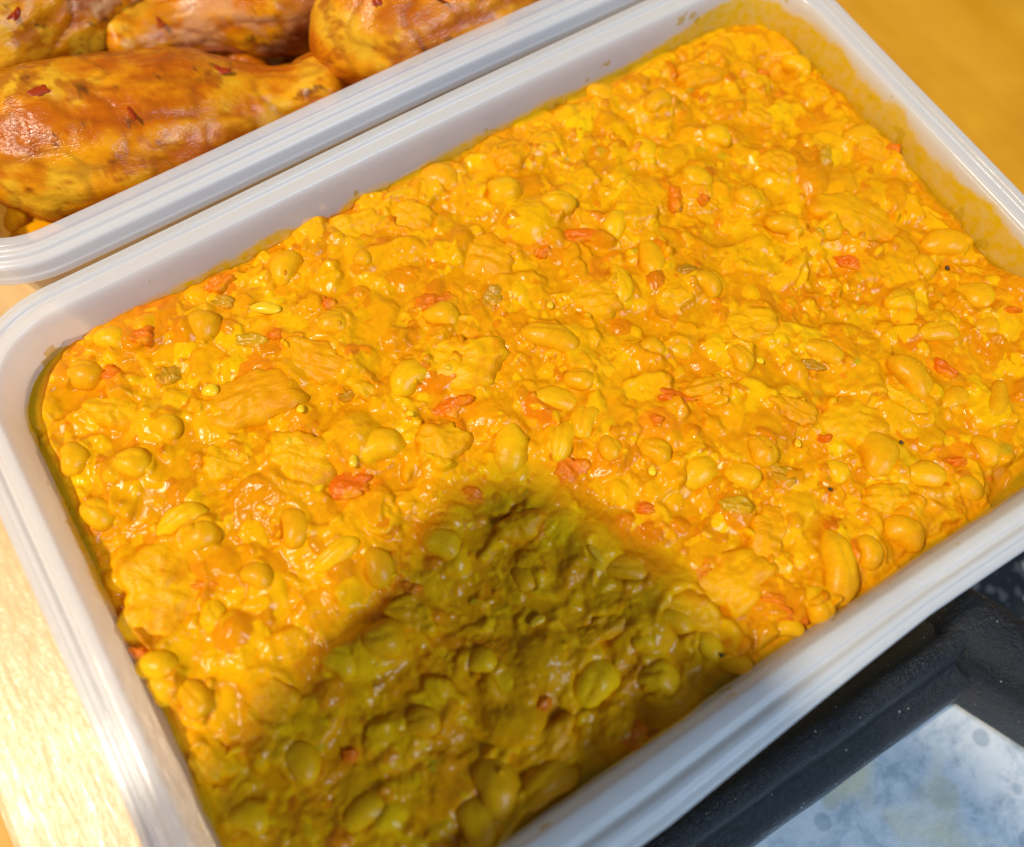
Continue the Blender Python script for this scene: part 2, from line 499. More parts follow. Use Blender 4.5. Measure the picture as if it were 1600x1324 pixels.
def bean_verts(a, b, c, bend, seed):
    """kidney: an ellipsoid bent in its own plane, with a dent at the hilum and a little unevenness"""
    V = SPH_V.copy()
    sx, sy, sz = V[:, 0], V[:, 1], V[:, 2]
    fat = 1 + 0.10 * sx
    x = sx * a; y = sy * b * fat; z = sz * c * fat
    y = y - bend * b * (1.1 * (sx ** 2) - 0.45)
    dent = np.exp(-(sx / 0.45) ** 2) * np.clip(-sy, 0, 1) ** 2 * bend * 0.9
    y = y + dent * b
    out = np.c_[x, y, z]
    for i, q in enumerate(out):
        nn = mnoise.noise(Vector((q[0] * .3 + seed * 7.1, q[1] * .3, q[2] * .3))) * 0.13 + mnoise.noise(Vector((q[0] * .9 + seed * 3.1, q[1] * .9, q[2] * .9))) * 0.035
        out[i] = q * (1 + nn)
    if seed % 3 == 0:      # split skin: a seam along the bean
        w_ = np.exp(-((sy - 0.25 - 0.15 * np.sin(3 * sx)) / 0.10) ** 2) * np.clip(sz + .3, 0, 1)
        out -= (np.c_[sx * 0, sy * 0, sz] * (w_ * 0.16 * c)[:, None])
    return out
PT = np.full((nx, ny), -99.0)   # tops of the separate pieces
PLACED = []   # footprints of the separate pieces, for the sauce that wets them
def top_raster(x, y, a, b, ang, z, c, dome):
    PLACED.append((x, y, a, b, ang))
    si, sj = patch(x, y, max(a, b) * 1.2)
    qx, qy = gx[si, sj] - x, gy[si, sj] - y
    ca, sa = math.cos(ang), math.sin(ang)
    rho = np.sqrt(((qx * ca + qy * sa) / a) ** 2 + ((-qx * sa + qy * ca) / b) ** 2)
    zt = z + c * (np.sqrt(np.clip(1 - rho ** 2, 0, 1)) if dome else np.ones_like(rho))
    P = PT[si, sj]
    m = (rho < 1) & (zt > P)
    P[m] = zt[m]
def place_bean(x, y, a, b, ang, lift=0.45, bend=None):
    c = b * rng.uniform(0.78, 0.95)
    bend = rng.uniform(0.0, 0.26) if bend is None else bend
    i, j = gi(x, y)
    si, sj = patch(x, y, b)
    zc = float(np.mean(Hm[si, sj])) - c + 2 * c * lift
    piece('bean', bean_verts(a, b, c, bend, rng.integers(1000)), SPH_F, M_bean, (x, y, zc), (rng.normal(0, .12), rng.normal(0, .12), ang))
    top_raster(x, y, a, b, ang, zc, c, True)
PXMM = lambda y: 8.3 + 1.7 * (y / 1324.0)      # pixels per millimetre, roughly
def img_ang(px, py, deg, z=-7):
    p, q = at(px, py, z), at(px + 10 * math.cos(math.radians(deg)), py + 10 * math.sin(math.radians(deg)), z)
    d = q - p
    return math.atan2(d[1], d[0])
BEANS = [(690, 270, 78, 58, 20), (785, 297, 52, 62, 80), (872, 315, 58, 46, 10), (1425, 590, 88, 54, 48), (1530, 460, 70, 60, 40), (1473, 515, 72, 42, 0),
 (1545, 508, 46, 40, 0), (1500, 620, 62, 44, -20), (1560, 630, 84, 36, 105), (1157, 560, 54, 40, 60), (1480, 375, 76, 50, 0), (1447, 412, 44, 40, 60),
 (1225, 350, 58, 36, 5), (1300, 362, 36, 34, 0), (122, 580, 66, 52, 10), (172, 525, 58, 42, 10), (110, 715, 56, 46, 80), (205, 725, 60, 50, 10),
 (280, 812, 80, 46, -25), (309, 840, 64, 48, -30), (592, 697, 82, 60, -20), (797, 697, 88, 54, 95), (868, 622, 84, 48, 8), (918, 655, 70, 50, -60),
 (882, 685, 76, 42, -70), (1025, 705, 52, 44, 30), (955, 700, 46, 40, 70), (1095, 735, 70, 56, -30), (1162, 742, 58, 46, 20), (1190, 703, 58, 46, 70),
 (1310, 735, 44, 38, 60), (1372, 708, 80, 62, 75), (860, 525, 90, 48, 15), (1020, 540, 46, 34, 0), (1066, 540, 42, 32, 10), (690, 490, 62, 46, 10),
 (445, 412, 70, 48, -60), (566, 405, 32, 30, 0), (600, 1003, 66, 62, 0), (533, 1035, 56, 50, 30), (1052, 970, 60, 46, 20), (1005, 1000, 40, 38, 0),
 (978, 890, 78, 44, 12), (755, 1035, 46, 40, 0), (932, 1068, 84, 72, -50), (772, 1232, 90, 70, 70), (858, 1268, 104, 58, -35), (745, 1300, 84, 70, 60),
 (1030, 1060, 66, 58, 10), (1310, 885, 116, 56, 82), (1280, 945, 58, 46, 70), (1240, 988, 46, 30, 0), (1418, 830, 66, 56, 30), (1358, 862, 54, 42, 75),
 (1455, 742, 74, 50, 10), (1520, 760, 50, 40, 30), (590, 885, 62, 46, 70), (525, 866, 80, 38, -30), (460, 822, 68, 46, 75), (255, 665, 54, 44, 20),
 (640, 588, 74, 56, -40), (248, 1042, 66, 48, 10), (240, 1088, 54, 44, 60), (1290, 545, 76, 40, 20), (1350, 215, 70, 50, 10), (1250, 95, 54, 42, 30),
 (1090, 275, 52, 40, 20), (965, 345, 66, 44, -60), (1020, 395, 76, 44, 80), (970, 440, 76, 36, 80), (520, 505, 52, 44, 0), (315, 505, 56, 50, 40),
 (300, 1090, 70, 46, 60), (690, 850, 60, 48, 20), (940, 120, 52, 42, 20), (1185, 120, 56, 46, 40), (1030, 160, 52, 40, -20), (845, 215, 56, 42, -25),
 (1120, 210, 50, 40, 10), (1010, 225, 54, 42, 60), (1170, 310, 48, 38, 30), (1410, 470, 50, 40, 0), (905, 590, 52, 40, 20), (1545, 700, 56, 42, 50),
 (1160, 1050, 54, 36, 10), (1110, 1010, 50, 40, 40), (385, 1280, 60, 48, 20), (470, 1190, 66, 50, 50), (660, 1130, 60, 46, 0), (570, 1270, 70, 48, -30),
 (820, 900, 52, 40, 60), (150, 800, 58, 46, 30), (330, 960, 54, 44, 80), (400, 900, 52, 40, 20), (1230, 620, 56, 44, -20), (1105, 440, 56, 40, 30)]
def inside(x, y, r):
    for _ in range(40):
        if wall_dist(np.array(x), np.array(y)) > r: break
        x *= 0.99; y *= 0.985
    return x, y
def flesh_piece(name, mat, px, py, wpx, hpx, deg, thick=2.4, rag=0.22, lift=0.35, tilt=0.10, fibre=0.25, dome=0.35):
    """irregular flat chunk: ragged outline, fibrous top, rounded sides, closed below"""
    p0 = at(px, py, -6.5); k = PXMM(py)
    a, b = wpx / k / 2, hpx / k / 2
    ang = img_ang(px, py, deg)
    p0[0], p0[1] = inside(p0[0], p0[1], 0.9 * (a + b) / 2 + .3)
    nu = 48
    ph = rng.uniform(0, 6.28, 8); am = rng.uniform(0.3, 1, 8) * rag
    seed = float(rng.uniform(0, 500))
    def outline(th):
        w = 1.0
        for q, kk in enumerate((2, 3, 4, 5, 7, 9, 12, 15)):
            w += am[q] * math.cos(kk * th + ph[q]) / (0.8 + 0.35 * kk)
        return w
    V, F = [], []
    def ztop(x, y, s):
        q = Vector((x * .09 + seed, y * .55, 0))
        e = mnoise.noise(Vector((x * .35 + seed, y * .35, 3)))
        return thick * (0.5 + dome * (1 - s * s)) + fibre * (mnoise.noise(q * 1.6) + .5 * mnoise.noise(q * 3.2)) + 0.5 * e + 0.35 * mnoise.noise(Vector((x * .9 + seed, y * .9, 9)))
    V.append((0, 0, ztop(0, 0, 0)))
    rr = [0.06, 0.13, 0.21, 0.29, 0.37, 0.45, 0.53, 0.61, 0.69, 0.76, 0.83, 0.89, 0.94, 0.985]
    for s in rr:
        for i in range(nu):
            th = 2 * math.pi * i / nu
            x, y = a * s * outline(th) * math.cos(th), b * s * outline(th) * math.sin(th)
            drop = thick * 0.42 * max(0, (s - 0.8) / 0.2) ** 2
            V.append((x, y, ztop(x, y, s) - drop))
    for s, z in ((1.0, -0.1 * thick), (0.97, -0.6 * thick), (0.7, -1.0 * thick)):
        for i in range(nu):
            th = 2 * math.pi * i / nu
            V.append((a * s * outline(th) * math.cos(th), b * s * outline(th) * math.sin(th), z))
    V.append((0, 0, -thick))
    rows = len(rr) + 3
    for i in range(nu): F.append((0, 1 + i, 1 + (i + 1) % nu))
    for j in range(rows - 1):
        for i in range(nu):
            q, w = 1 + j * nu + i, 1 + j * nu + (i + 1) % nu
            F.append((q, q + nu, w + nu, w))
    q = 1 + (rows - 1) * nu
    for i in range(nu): F.append((q + (i + 1) % nu, q + i, len(V) - 1))
    si, sj = patch(p0[0], p0[1], min(a, b))
    z = float(np.mean(Hm[si, sj])) - thick * 0.5 + thick * lift
    o = piece(name, V, F, mat, (p0[0], p0[1], z), (rng.normal(0, tilt), rng.normal(0, tilt), ang))
    if thick > 1.5: top_raster(p0[0], p0[1], a, b, ang, z, thick * 0.75, False)
    return o
CHUNKS = [(392, 622, 150, 104, -22), (232, 935, 130, 150, 20), (492, 562, 120, 74, 15), (722, 562, 130, 100, -15), (935, 462, 86, 66, -10), (762, 395, 100, 80, 20),
 (1345, 335, 140, 96, 25), (1370, 218, 90, 60, 30), (560, 345, 90, 60, -20), (640, 330, 90, 60, 10), (1335, 655, 110, 84, -30), (1175, 500, 90, 74, 10), (1115, 605, 90, 50, -15), (470, 715, 110, 90, 20),
 (1215, 250, 80, 60, 30), (1100, 110, 90, 56, -10), (940, 985, 120, 44, -25), (850, 1175, 130, 66, -38), (1150, 905, 130, 90, -40), (1205, 830, 60, 100, 20),
 (690, 690, 90, 66, -20), (1080, 960, 90, 80, 10), (1240, 640, 90, 44, 30), (800, 240, 80, 46, -25), (1420, 625, 90, 40, 30), (350, 720, 80, 60, 10), (180, 640, 90, 60, 10), (1190, 175, 70, 50, 20),
 (815, 820, 50, 80, 70), (640, 960, 80, 60, 10), (420, 1090, 90, 70, 40), (1390, 775, 90, 50, -10), (560, 600, 70, 36, 30), (330, 1190, 80, 60, 40)]
for c in CHUNKS:
    flesh_piece('chicken_piece', M_chunk, *c, thick=rng.uniform(2.0, 3.2), lift=rng.uniform(0.06, 0.30), rag=rng.uniform(0.12, 0.24), fibre=0.2)
for px, py, lp, wp, dg in BEANS:
    p = at(px, py, -6.5); k = PXMM(py)
    p[0], p[1] = inside(p[0], p[1], 0.85 * wp / k / 2 + .3)
    place_bean(p[0], p[1], lp / k / 2, wp / k / 2, img_ang(px, py, dg), lift=rng.uniform(0.38, 0.54) if rng.random() < .75 else rng.uniform(0.2, 0.36))
TOMS = [(905, 360, 56, 30, 10), (697, 632, 74, 34, -10), (540, 755, 78, 44, 10), (896, 732, 56, 50, 40), (340, 438, 52, 26, -20), (222, 524, 34, 40, 10), (165, 582, 26, 40, 20),
 (430, 520, 26, 20, 0), (678, 466, 64, 30, -20), (1056, 618, 60, 26, 10), (1010, 794, 32, 18, -10), (1130, 896, 48, 40, 40), (1240, 963, 52, 26, 30), (1292, 685, 22, 20, 0),
 (1482, 572, 44, 24, 30), (1580, 486, 26, 12, 5), (1058, 305, 28, 44, 10), (1000, 1182, 48, 36, -30), (850, 1100, 22, 24, 0), (316, 915, 36, 18, 0), (222, 1022, 26, 18, 20),
 (640, 920, 40, 26, 20), (1210, 935, 34, 20, 10), (1330, 405, 44, 20, 20), (1195, 105, 30, 22, 0), (510, 470, 20, 36, -40), (850, 390, 30, 14, -30), (1395, 235, 26, 30, 30),
 (740, 770, 34, 24, 10), (1105, 895, 30, 14, -40), (1500, 720, 36, 16, 0), (1025, 660, 22, 20, 0), (545, 1180, 28, 18, 20), (1100, 310, 22, 20, 0)]
for c in TOMS:
    flesh_piece('tomato_piece', M_tomato, *c, thick=1.2, lift=0.22, rag=0.26, fibre=0.3, tilt=0.15, dome=0.4)
for c in [(345, 466, 44, 22, 10), (262, 582, 34, 42, 60), (388, 530, 62, 24, 5), (770, 462, 36, 44, 30), (1078, 425, 40, 36, 0), (1226, 742, 44, 34, 30), (1272, 566, 44, 18, 10), (545, 612, 40, 22, -10),
          (1290, 245, 24, 46, 10), (1150, 790, 50, 30, 10)]:
    flesh_piece('green_pepper_piece', M_green, *c, thick=1.2, lift=0.20, rag=0.14, fibre=0.5, tilt=0.12)
for px, py, w, h, dg in [(326, 608, 26, 22, 0), (552, 722, 14, 22, 0), (840, 970, 26, 14, -30), (1020, 735, 12, 16, 0), (1330, 722, 10, 14, 0), (500, 310, 12, 10, 0), (640, 645, 12, 10, 0), (262, 965, 18, 10, 30),
                          (412, 478, 50, 20, 5), (930, 868, 34, 12, 50), (700, 575, 12, 10, 0), (450, 690, 12, 16, 0), (1190, 560, 14, 10, 20), (860, 470, 12, 14, 0), (470, 640, 12, 14, 0), (1250, 690, 10, 14, 0)]:
    p = at(px, py, -6); k = PXMM(py)
    i, j = gi(p[0], p[1])
    o = piece('seed', bean_verts(w / k / 2, h / k / 2, min(w, h) / k / 3, 0.1, px), SPH_F, M_seed, (p[0], p[1], Hm[i, j] + 0.55), (0, 0, img_ang(px, py, dg)))
for px, py, w in [(1408, 691, 6), (1297, 764, 6), (1484, 414, 7), (1126, 1024, 6)]:
    p = at(px, py, -6); k = PXMM(py); i, j = gi(p[0], p[1])
    piece('peppercorn', bean_verts(w / k / 2, w / k / 2, w / k / 2, 0.0, px), SPH_F, M_speck, (p[0], p[1], Hm[i, j] + 0.9), (0, 0, 0))

# tomato colours the sauce round it
for px, py, w, h, dg in TOMS:
    p = at(px, py, -7); r0 = max(w, h) / PXMM(py) * 0.62
    si, sj = patch(p[0], p[1], r0 * 2.2)
    q = np.exp(-((gx[si, sj] - p[0]) ** 2 + (gy[si, sj] - p[1]) ** 2) / r0 ** 2 - 0.5 * m08[si, sj] - .2)
    Cs = Cm[si, sj]
    Cs[:] = lerp(Cs, np.array((0.83, 0.22, 0.003)), np.clip(q, 0, 1)[..., None] * 0.45)
# sauce wets the pieces: it climbs round each of them
for x, y, a, b, ang in PLACED:
    si, sj = patch(x, y, max(a, b) * 1.6)
    px, py = gx[si, sj] - x, gy[si, sj] - y
    ca, sa = math.cos(ang), math.sin(ang)
    u, v = px * ca + py * sa, -px * sa + py * ca
    rho = np.sqrt((u / a) ** 2 + (v / b) ** 2)
    d = (rho - 1.0) * min(a, b)
    Hs = Hm[si, sj]
    Hs += 0.60 * np.exp(-(np.maximum(d, 0) / 0.8) ** 2) * np.exp(-(np.minimum(d, 0) / 0.9) ** 2) * (0.7 + 0.5 * m2[si, sj].clip(-1, 1))
# mash clinging over the edges of the pieces
Hsave = Hm.copy()
Hm = np.maximum(Hm, PT)
Cl = Cm.copy()
PLACED_ON.append(1)
for x, y, a, b, ang in PLACED:
    for k in range(rng.integers(0, 4)):
        th = rng.uniform(0, 6.28); rr_ = rng.uniform(0.88, 1.15)
        u, v = a * rr_ * math.cos(th), b * rr_ * math.sin(th)
        X, Y = x + u * math.cos(ang) - v * math.sin(ang), y + u * math.sin(ang) + v * math.cos(ang)
        if wall_dist(X, Y) < 1: continue
        q = rng.uniform(0.5, 1.7)
        lump(X, Y, q, q * rng.uniform(.35, .8), rng.uniform(0, 6.28), rng.uniform(.12, .35), rc(C_FLESH) if rng.random() < .5 else rc(SAUCE, .08), ('shred', 'flake')[rng.integers(2)], tilt=.15)
for _ in range(500):
    x, y = rng.uniform(-78, 78), rng.uniform(-51, 51)
    if wall_dist(x, y) < 1: continue
    q = rng.uniform(0.4, 1.3)
    lump(x, y, q, q * rng.uniform(.3, .8), rng.uniform(0, 6.28), rng.uniform(.1, .35), rc(C_FLESH) if rng.random() < .5 else rc(SAUCE, .08), ('shred', 'flake')[rng.integers(2)], tilt=.2)
raised = Hm > np.maximum(Hsave, PT) + 1e-6
Hm = np.where(raised, Hm, Hsave)
Hl, Cl = pool(Hm, Cm, 0.46, 1.6)
Hm = np.where(PT > -50, Hm, Hl); Cm = np.where((PT > -50)[..., None], Cm, Cl)
Hm = lerp(Hm, blur(Hm, 0.27), 0.85) + 0.020 * n08 * np.clip(0.5 - 0.5 * m2, 0, 1.2) + 0.04 * n04 * np.clip(0.6 + 0.5 * m2, 0, 1.4)
Hb = blur(Hm, 5.0)
Hm = Hb + (Hm - Hb) * 1.08
# against the wall: a flat oily margin
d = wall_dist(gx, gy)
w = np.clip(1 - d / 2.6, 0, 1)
oil = LEVEL + 0.1 + 0.5 * np.exp(-np.clip(d, 0, 9) / 0.7)
w2 = np.clip((2.4 + 1.0 * m5 - d) / 1.0, 0, 1)
Hm = lerp(Hm, np.minimum(Hm, oil + 0.6 * (1 - w2)), w2)
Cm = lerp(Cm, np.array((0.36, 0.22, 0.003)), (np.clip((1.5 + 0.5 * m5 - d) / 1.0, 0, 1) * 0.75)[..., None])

idx = np.arange(nx * ny).reshape(nx, ny)
keep_v = d > -0.5
kf = keep_v[:-1, :-1] & keep_v[1:, :-1] & keep_v[1:, 1:] & keep_v[:-1, 1:]
f4 = np.stack([idx[:-1, :-1][kf], idx[1:, :-1][kf], idx[1:, 1:][kf], idx[:-1, 1:][kf]], 1)
used = np.unique(f4)
remap = -np.ones(nx * ny, np.int64); remap[used] = np.arange(len(used))
f4 = remap[f4]
V = np.c_[gx.ravel(), gy.ravel(), Hm.ravel() + 54][used] * S
me = bpy.data.meshes.new('sauce')
me.vertices.add(len(V)); me.vertices.foreach_set('co', V.astype(np.float32).ravel())
me.loops.add(f4.size); me.loops.foreach_set('vertex_index', f4.ravel().astype(np.int32))
me.polygons.add(len(f4)); me.polygons.foreach_set('loop_start', np.arange(0, f4.size, 4, dtype=np.int32))
me.polygons.foreach_set('use_smooth', np.ones(len(f4), bool))
me.update(calc_edges=True); me.validate()
sauce = bpy.data.objects.new('sauce', me); COL.objects.link(sauce); sauce.parent = stew
me.materials.append(M_sauce)
set_colors(sauce, Cm.reshape(-1, 3)[used])
sauce['kind'] = 'stuff'

# ------------------------------------------------------------------ roasted drumsticks in the container behind
def drumstick(label, p_thick, p_thin, r_thick, r_thin, zt, zn, seed, roll=0.0, tap=0.66, pink=0.0):
    A = at(*p_thick, zt); B = at(*p_thin, zn)
    axis = Vector(B - A); Lr = axis.length
    root = empty('chicken_drumstick', A)
    q = axis.to_track_quat('X', 'Z')
    nu, nt_ = 110, 130
    V, F, Cc = [], [], []
    def prof(t):
        # thick rounded end, swelling belly, thin shank, small knuckle
        belly = math.sin(min(1, t / 0.22) * math.pi / 2) ** 0.6
        tp = 1 / (1 + math.exp((t - tap) * 17))
        r = r_thin + (r_thick * (0.88 + 0.12 * math.sin(min(t / tap, 1) * math.pi)) - r_thin) * tp
        r *= belly
        r *= 1 + 0.25 * math.exp(-((t - 0.93) / 0.06) ** 2)
        if t > 0.94: r *= math.sqrt(max(0.0, 1 - ((t - 0.94) / 0.06) ** 2))
        return r
    def put(x, y, z, r):
        s = seed * 13.7
        e = mnoise.noise(Vector((x * .05 + s, y * .05, z * .05))) * 1.6
        e += mnoise.noise(Vector((x * .14 + s, y * .14, z * .14))) * 0.45
        # sinews run along the meat, the skin is folded and pitted
        sin_ = mnoise.noise(Vector((x * .06 + s, y * .42, z * .42)))
        e += sin_ * 0.40
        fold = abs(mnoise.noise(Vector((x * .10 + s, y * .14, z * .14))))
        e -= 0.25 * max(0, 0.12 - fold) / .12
        f1 = mnoise.fractal(Vector((x * .35 + s, y * .6, z * .6)), 0.8, 2.1, 4)
        e += 0.16 * f1
        g = max(r, .1)
        k = 1 + e / g * min(1, g / 6)
        V.append((x, y * k, z * k))
        a = min(1, max(0, mnoise.fractal(Vector((x * .07 + s + 5, y * .09, z * .09)), 0.7, 2.2, 5) * .6 + .5))
        b = min(1, max(0, mnoise.fractal(Vector((x * .13 + s + 31, y * .20, z * .20)), 0.55, 2.3, 5) * .55 + .5))
        # golden where the fat crisped, red brown where it caught, pale where the meat shows, colour darkened along the folds
        col = lerp(np.array((0.55, 0.12, 0.002)), np.array((0.82, 0.30, 0.004)), min(1, max(0, (a + .45 * sin_ + .25 * f1 - .2) * 1.6)))
        col = lerp(col, np.array((0.86, 0.46, 0.02)), min(1, max(0, (a - .66) * 5)) * .8)
        col = lerp(col, np.array((0.82, 0.46, 0.20)), pink * min(1, max(0, (.52 - a) * 6)))
        col = lerp(col, np.array((0.42, 0.085, 0.003)), min(1, max(0, (b - .64) * 7)) * .75)
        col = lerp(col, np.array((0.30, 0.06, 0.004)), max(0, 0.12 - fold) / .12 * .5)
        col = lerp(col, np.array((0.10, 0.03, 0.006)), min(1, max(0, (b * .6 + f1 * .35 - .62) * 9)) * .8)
        Cc.append(col)
    put(0, 0, 0, 0.1)
    for j in range(1, nt_):
        t = j / nt_; r = prof(t)
        for i in range(nu):
            th = 2 * math.pi * i / nu + roll
            put(t * Lr, r * math.cos(th) * 1.06, r * math.sin(th) * 0.92, r)
    put(Lr, 0, 0, 0.1)
    for i in range(nu): F.append((0, 1 + (i + 1) % nu, 1 + i))
    for j in range(nt_ - 2):
        for i in range(nu):
            a, b = 1 + j * nu + i, 1 + j * nu + (i + 1) % nu
            F.append((a, b, b + nu, a + nu))
    q0 = 1 + (nt_ - 2) * nu
    for i in range(nu): F.append((q0 + i, q0 + (i + 1) % nu, len(V) - 1))
    o = mesh_obj('meat', V, F, M_drum, root)
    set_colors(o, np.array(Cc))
    root.rotation_euler = q.to_euler()
    # scraps of red pepper stuck on the skin
    rr = random.Random(seed)
    for k in range(4):
        t = rr.uniform(.12, .8); th = rr.uniform(0.5, 2.6)
        r = prof(t) * 1.0
        # sit on the real skin: nearest vertex
        j = int(t * nt_); i = int(((th - roll) % (2 * math.pi)) / (2 * math.pi) * nu)
        base_v = V[1 + (j - 1) * nu + i]
        vs = SPH_V * np.array([rr.uniform(1.0, 2.6), rr.uniform(.6, 1.3), .2])
        vs = np.array([v * np.array([1, 1, 1]) * (1 + .9 * mnoise.noise(Vector(v) * 1.1 + Vector((k * 3.1, seed, 0)))) for v in vs])
        s = mesh_obj('pepper_scrap', vs, SPH_F, M_tomato_dark, root)
        s.location = Vector(base_v) * S
        s.rotation_euler = (th - math.pi / 2, rr.uniform(-.15, .15), rr.uniform(0, 3))
    tag(root, label, 'drumstick', 'roasted chicken drumsticks in the rear container')
    return root
M_tomato_dark = food_mat('roasted_pepper', (0.42, 0.055, 0.005), fleck=(0.25, 0.035, 0.006), rough=0.3, sss=0.15, bump_mm=0.08, coat=0.4)
drumstick('large golden drumstick lying along the ribbed rim of the rear container', (-75, 248), (545, 140), 14.6, 6.0, -8, -13, 3, tap=0.70)
drumstick('drumstick at the top left corner with pinkish bare meat', (-100, 80), (260, -95), 14.5, 9.0, -7, -9, 5, pink=0.8)
drumstick('reddish drumstick at the top lying behind the large golden one', (600, -85), (160, 72), 15.5, 6.5, -14, -15, 8, tap=0.62, pink=0.5)
drumstick('round glossy drumstick end nearest the joint of the two rims', (490, 92), (985, -125), 14.5, 9.0, -6, -8, 12, tap=0.7)
drumstick('drumstick half hidden under the large golden one', (20, 345), (430, 110), 11.0, 7.0, -30, -27, 15)
drumstick('deep lying drumstick showing in the gap between the upper two', (60, 130), (420, -20), 9.0, 6.0, -40, -38, 18)
# dark juice and scraps below them
n1_, n2_ = 96, 64
V, F, Cc = [], [], []
for i in range(n1_):
    for j in range(n2_):
        x, y = -73 + 146 * i / (n1_ - 1), -46 + 92 * j / (n2_ - 1)
        q = Vector((x, y, 0))
        z = 20 + 3.0 * mnoise.noise(q * .08) + 1.6 * mnoise.noise(q * .25) + .8 * mnoise.noise(q * .6)
        a = mnoise.noise(q * .2) * .5 + .5
        V.append((x, y, z)); Cc.append(lerp(np.array((0.30, 0.10, 0.008)), np.array((0.75, 0.36, 0.01)), min(1, max(0, a * 2 - .5))))
for i in range(n1_ - 1):
    for j in range(n2_ - 1):
        a = i * n2_ + j
        F.append((a, a + n2_, a + n2_ + 1, a + 1))
juice = mesh_obj('cooking_juice', V, F, M_sauce, None, loc=(4.5, 121.2, -53))
set_colors(juice, np.array(Cc))
tag(juice, 'brown and yellow cooking juice under the chicken drumsticks', 'juice', kind='stuff')
for k, (px, py, w, h, mt, nm, lab) in enumerate([(45, 345, 70, 34, M_chunk, 'onion_scrap', 'yellow onion scrap in the corner of the drumstick container'), (8, 318, 30, 60, M_chunk, 'onion_scrap', 'upright yellow onion scrap at the left edge below the large drumstick'),
                             (75, 315, 60, 34, M_green, 'pepper_scrap', 'olive pepper scrap below the large drumstick'), (470, 165, 110, 60, M_chunk, 'fat_scrap', 'soft yellow fat beside the ankle of the large drumstick')]):
    p0 = at(px, py, -14)
    vs = SPH_V * np.array([w / 14, h / 14, 1.3])
    vs = np.array([v * (1 + .5 * mnoise.noise(Vector(v) * .35 + Vector((k * 9.1, 2, 0)))) for v in vs])
    o = mesh_obj(nm, vs, SPH_F, mt, None, loc=p0 + np.array([0, 0, -4]))
    o.rotation_euler.z = img_ang(px, py, -10)
    tag(o, lab, 'scrap')

# ------------------------------------------------------------------ gas hob with its iron pan support, stone slab beside it
def iron_mat():
    m, nt, p = new_mat('cast_iron')
    L = nt.links; co = objco(nt)
    n1 = noise_tex(nt, 900, 4, 0.65, co); n2 = noise_tex(nt, 40, 3, 0.5, co); n3 = noise_tex(nt, 4000, 2, .5, co)
    v = N(nt, 'ShaderNodeTexVoronoi'); v.inputs['Scale'].default_value = 420; L.new(co, v.inputs['Vector'])
    c = ramp(nt, n2.outputs['Fac'], [(0.40, (0.008, 0.009, 0.011)), (0.62, (0.018, 0.016, 0.016)), (0.80, (0.07, 0.04, 0.02))]).outputs[0]
    spk = N(nt, 'ShaderNodeMath', operation='LESS_THAN'); L.new(v.outputs['Distance'], spk.inputs[0]); spk.inputs[1].default_value = 0.075
    c = mixc(nt, spk.outputs[0], c, (0.35, 0.32, 0.28))
    L.new(c, p.inputs['Base Color'])
    L.new(gmap(nt, n2.outputs['Fac'], 0.35, 0.7, 0.20, 0.42), p.inputs['Roughness'])
    b = bump(nt, n1.outputs['Fac'], 0.0006, 1.0); b = bump(nt, n3.outputs['Fac'], 0.0002, 1.0, b)
    p.inputs['Specular IOR Level'].default_value = 0.33
    L.new(b, p.inputs['Normal'])
    return m
def hob_mat():
    m, nt, p = new_mat('stained_steel')
    L = nt.links; co = objco(nt)
    n1 = noise_tex(nt, 130, 7, 0.72, co, 0.3); n2 = noise_tex(nt, 28, 3, 0.5, co, 0.3); n3 = noise_tex(nt, 420, 4, 0.6, co)
    c = ramp(nt, n1.outputs['Fac'], [(0.38, (0.42, 0.47, 0.51)), (0.47, (0.60, 0.64, 0.66)), (0.55, (0.74, 0.75, 0.74))]).outputs[0]
    for sc, seed, dk in ((75, 0.0, (0.26, 0.32, 0.38)), (60, 3.3, (0.58, 0.55, 0.40)), (130, 7.7, (0.33, 0.38, 0.42)), (220, 5.1, (0.60, 0.62, 0.62)), (100, 9.4, (0.30, 0.36, 0.42))):
        mp = N(nt, 'ShaderNodeMapping'); mp.inputs['Location'].default_value = (seed, seed * .37, 0); L.new(co, mp.inputs['Vector'])
        wv = noise_tex(nt, 200, 2, .5, mp.outputs[0])
        ad = N(nt, 'ShaderNodeVectorMath', operation='MULTIPLY_ADD'); L.new(wv.outputs['Color'], ad.inputs[0]); ad.inputs[1].default_value = (0.0012,) * 3; L.new(mp.outputs[0], ad.inputs[2])
        v = N(nt, 'ShaderNodeTexVoronoi'); v.inputs['Scale'].default_value = sc; L.new(ad.outputs[0], v.inputs['Vector'])
        rn = N(nt, 'ShaderNodeSeparateColor'); L.new(v.outputs['Color'], rn.inputs[0])
        v.inputs['Randomness'].default_value = 0.8
        rad = gmap(nt, rn.outputs[0], 0, 1, -0.16, 0.20)
        df = N(nt, 'ShaderNodeMath', operation='SUBTRACT'); L.new(rad, df.inputs[0]); L.new(v.outputs['Distance'], df.inputs[1])
        c = mixc(nt, gmap(nt, df.outputs[0], 0.0, 0.03, 0, 0.55), c, dk)
        ab = N(nt, 'ShaderNodeMath', operation='ABSOLUTE'); L.new(df.outputs[0], ab.inputs[0])
        c = mixc(nt, gmap(nt, ab.outputs[0], 0.026, 0.004, 0, 0.4), c, (0.74, 0.68, 0.68))
    c = mixc(nt, gmap(nt, n2.outputs['Fac'], 0.58, 0.66, 0, 0.8), c, (0.80, 0.70, 0.44))
    c = mixc(nt, gmap(nt, n3.outputs['Fac'], 0.60, 0.72, 0, 0.5), c, (0.70, 0.71, 0.70))
    L.new(c, p.inputs['Base Color'])
    p.inputs['Roughness'].default_value = 0.38
    p.inputs['Metallic'].default_value = 0.15
    L.new(bump(nt, n3.outputs['Fac'], 0.00012, 0.6), p.inputs['Normal'])
    return m
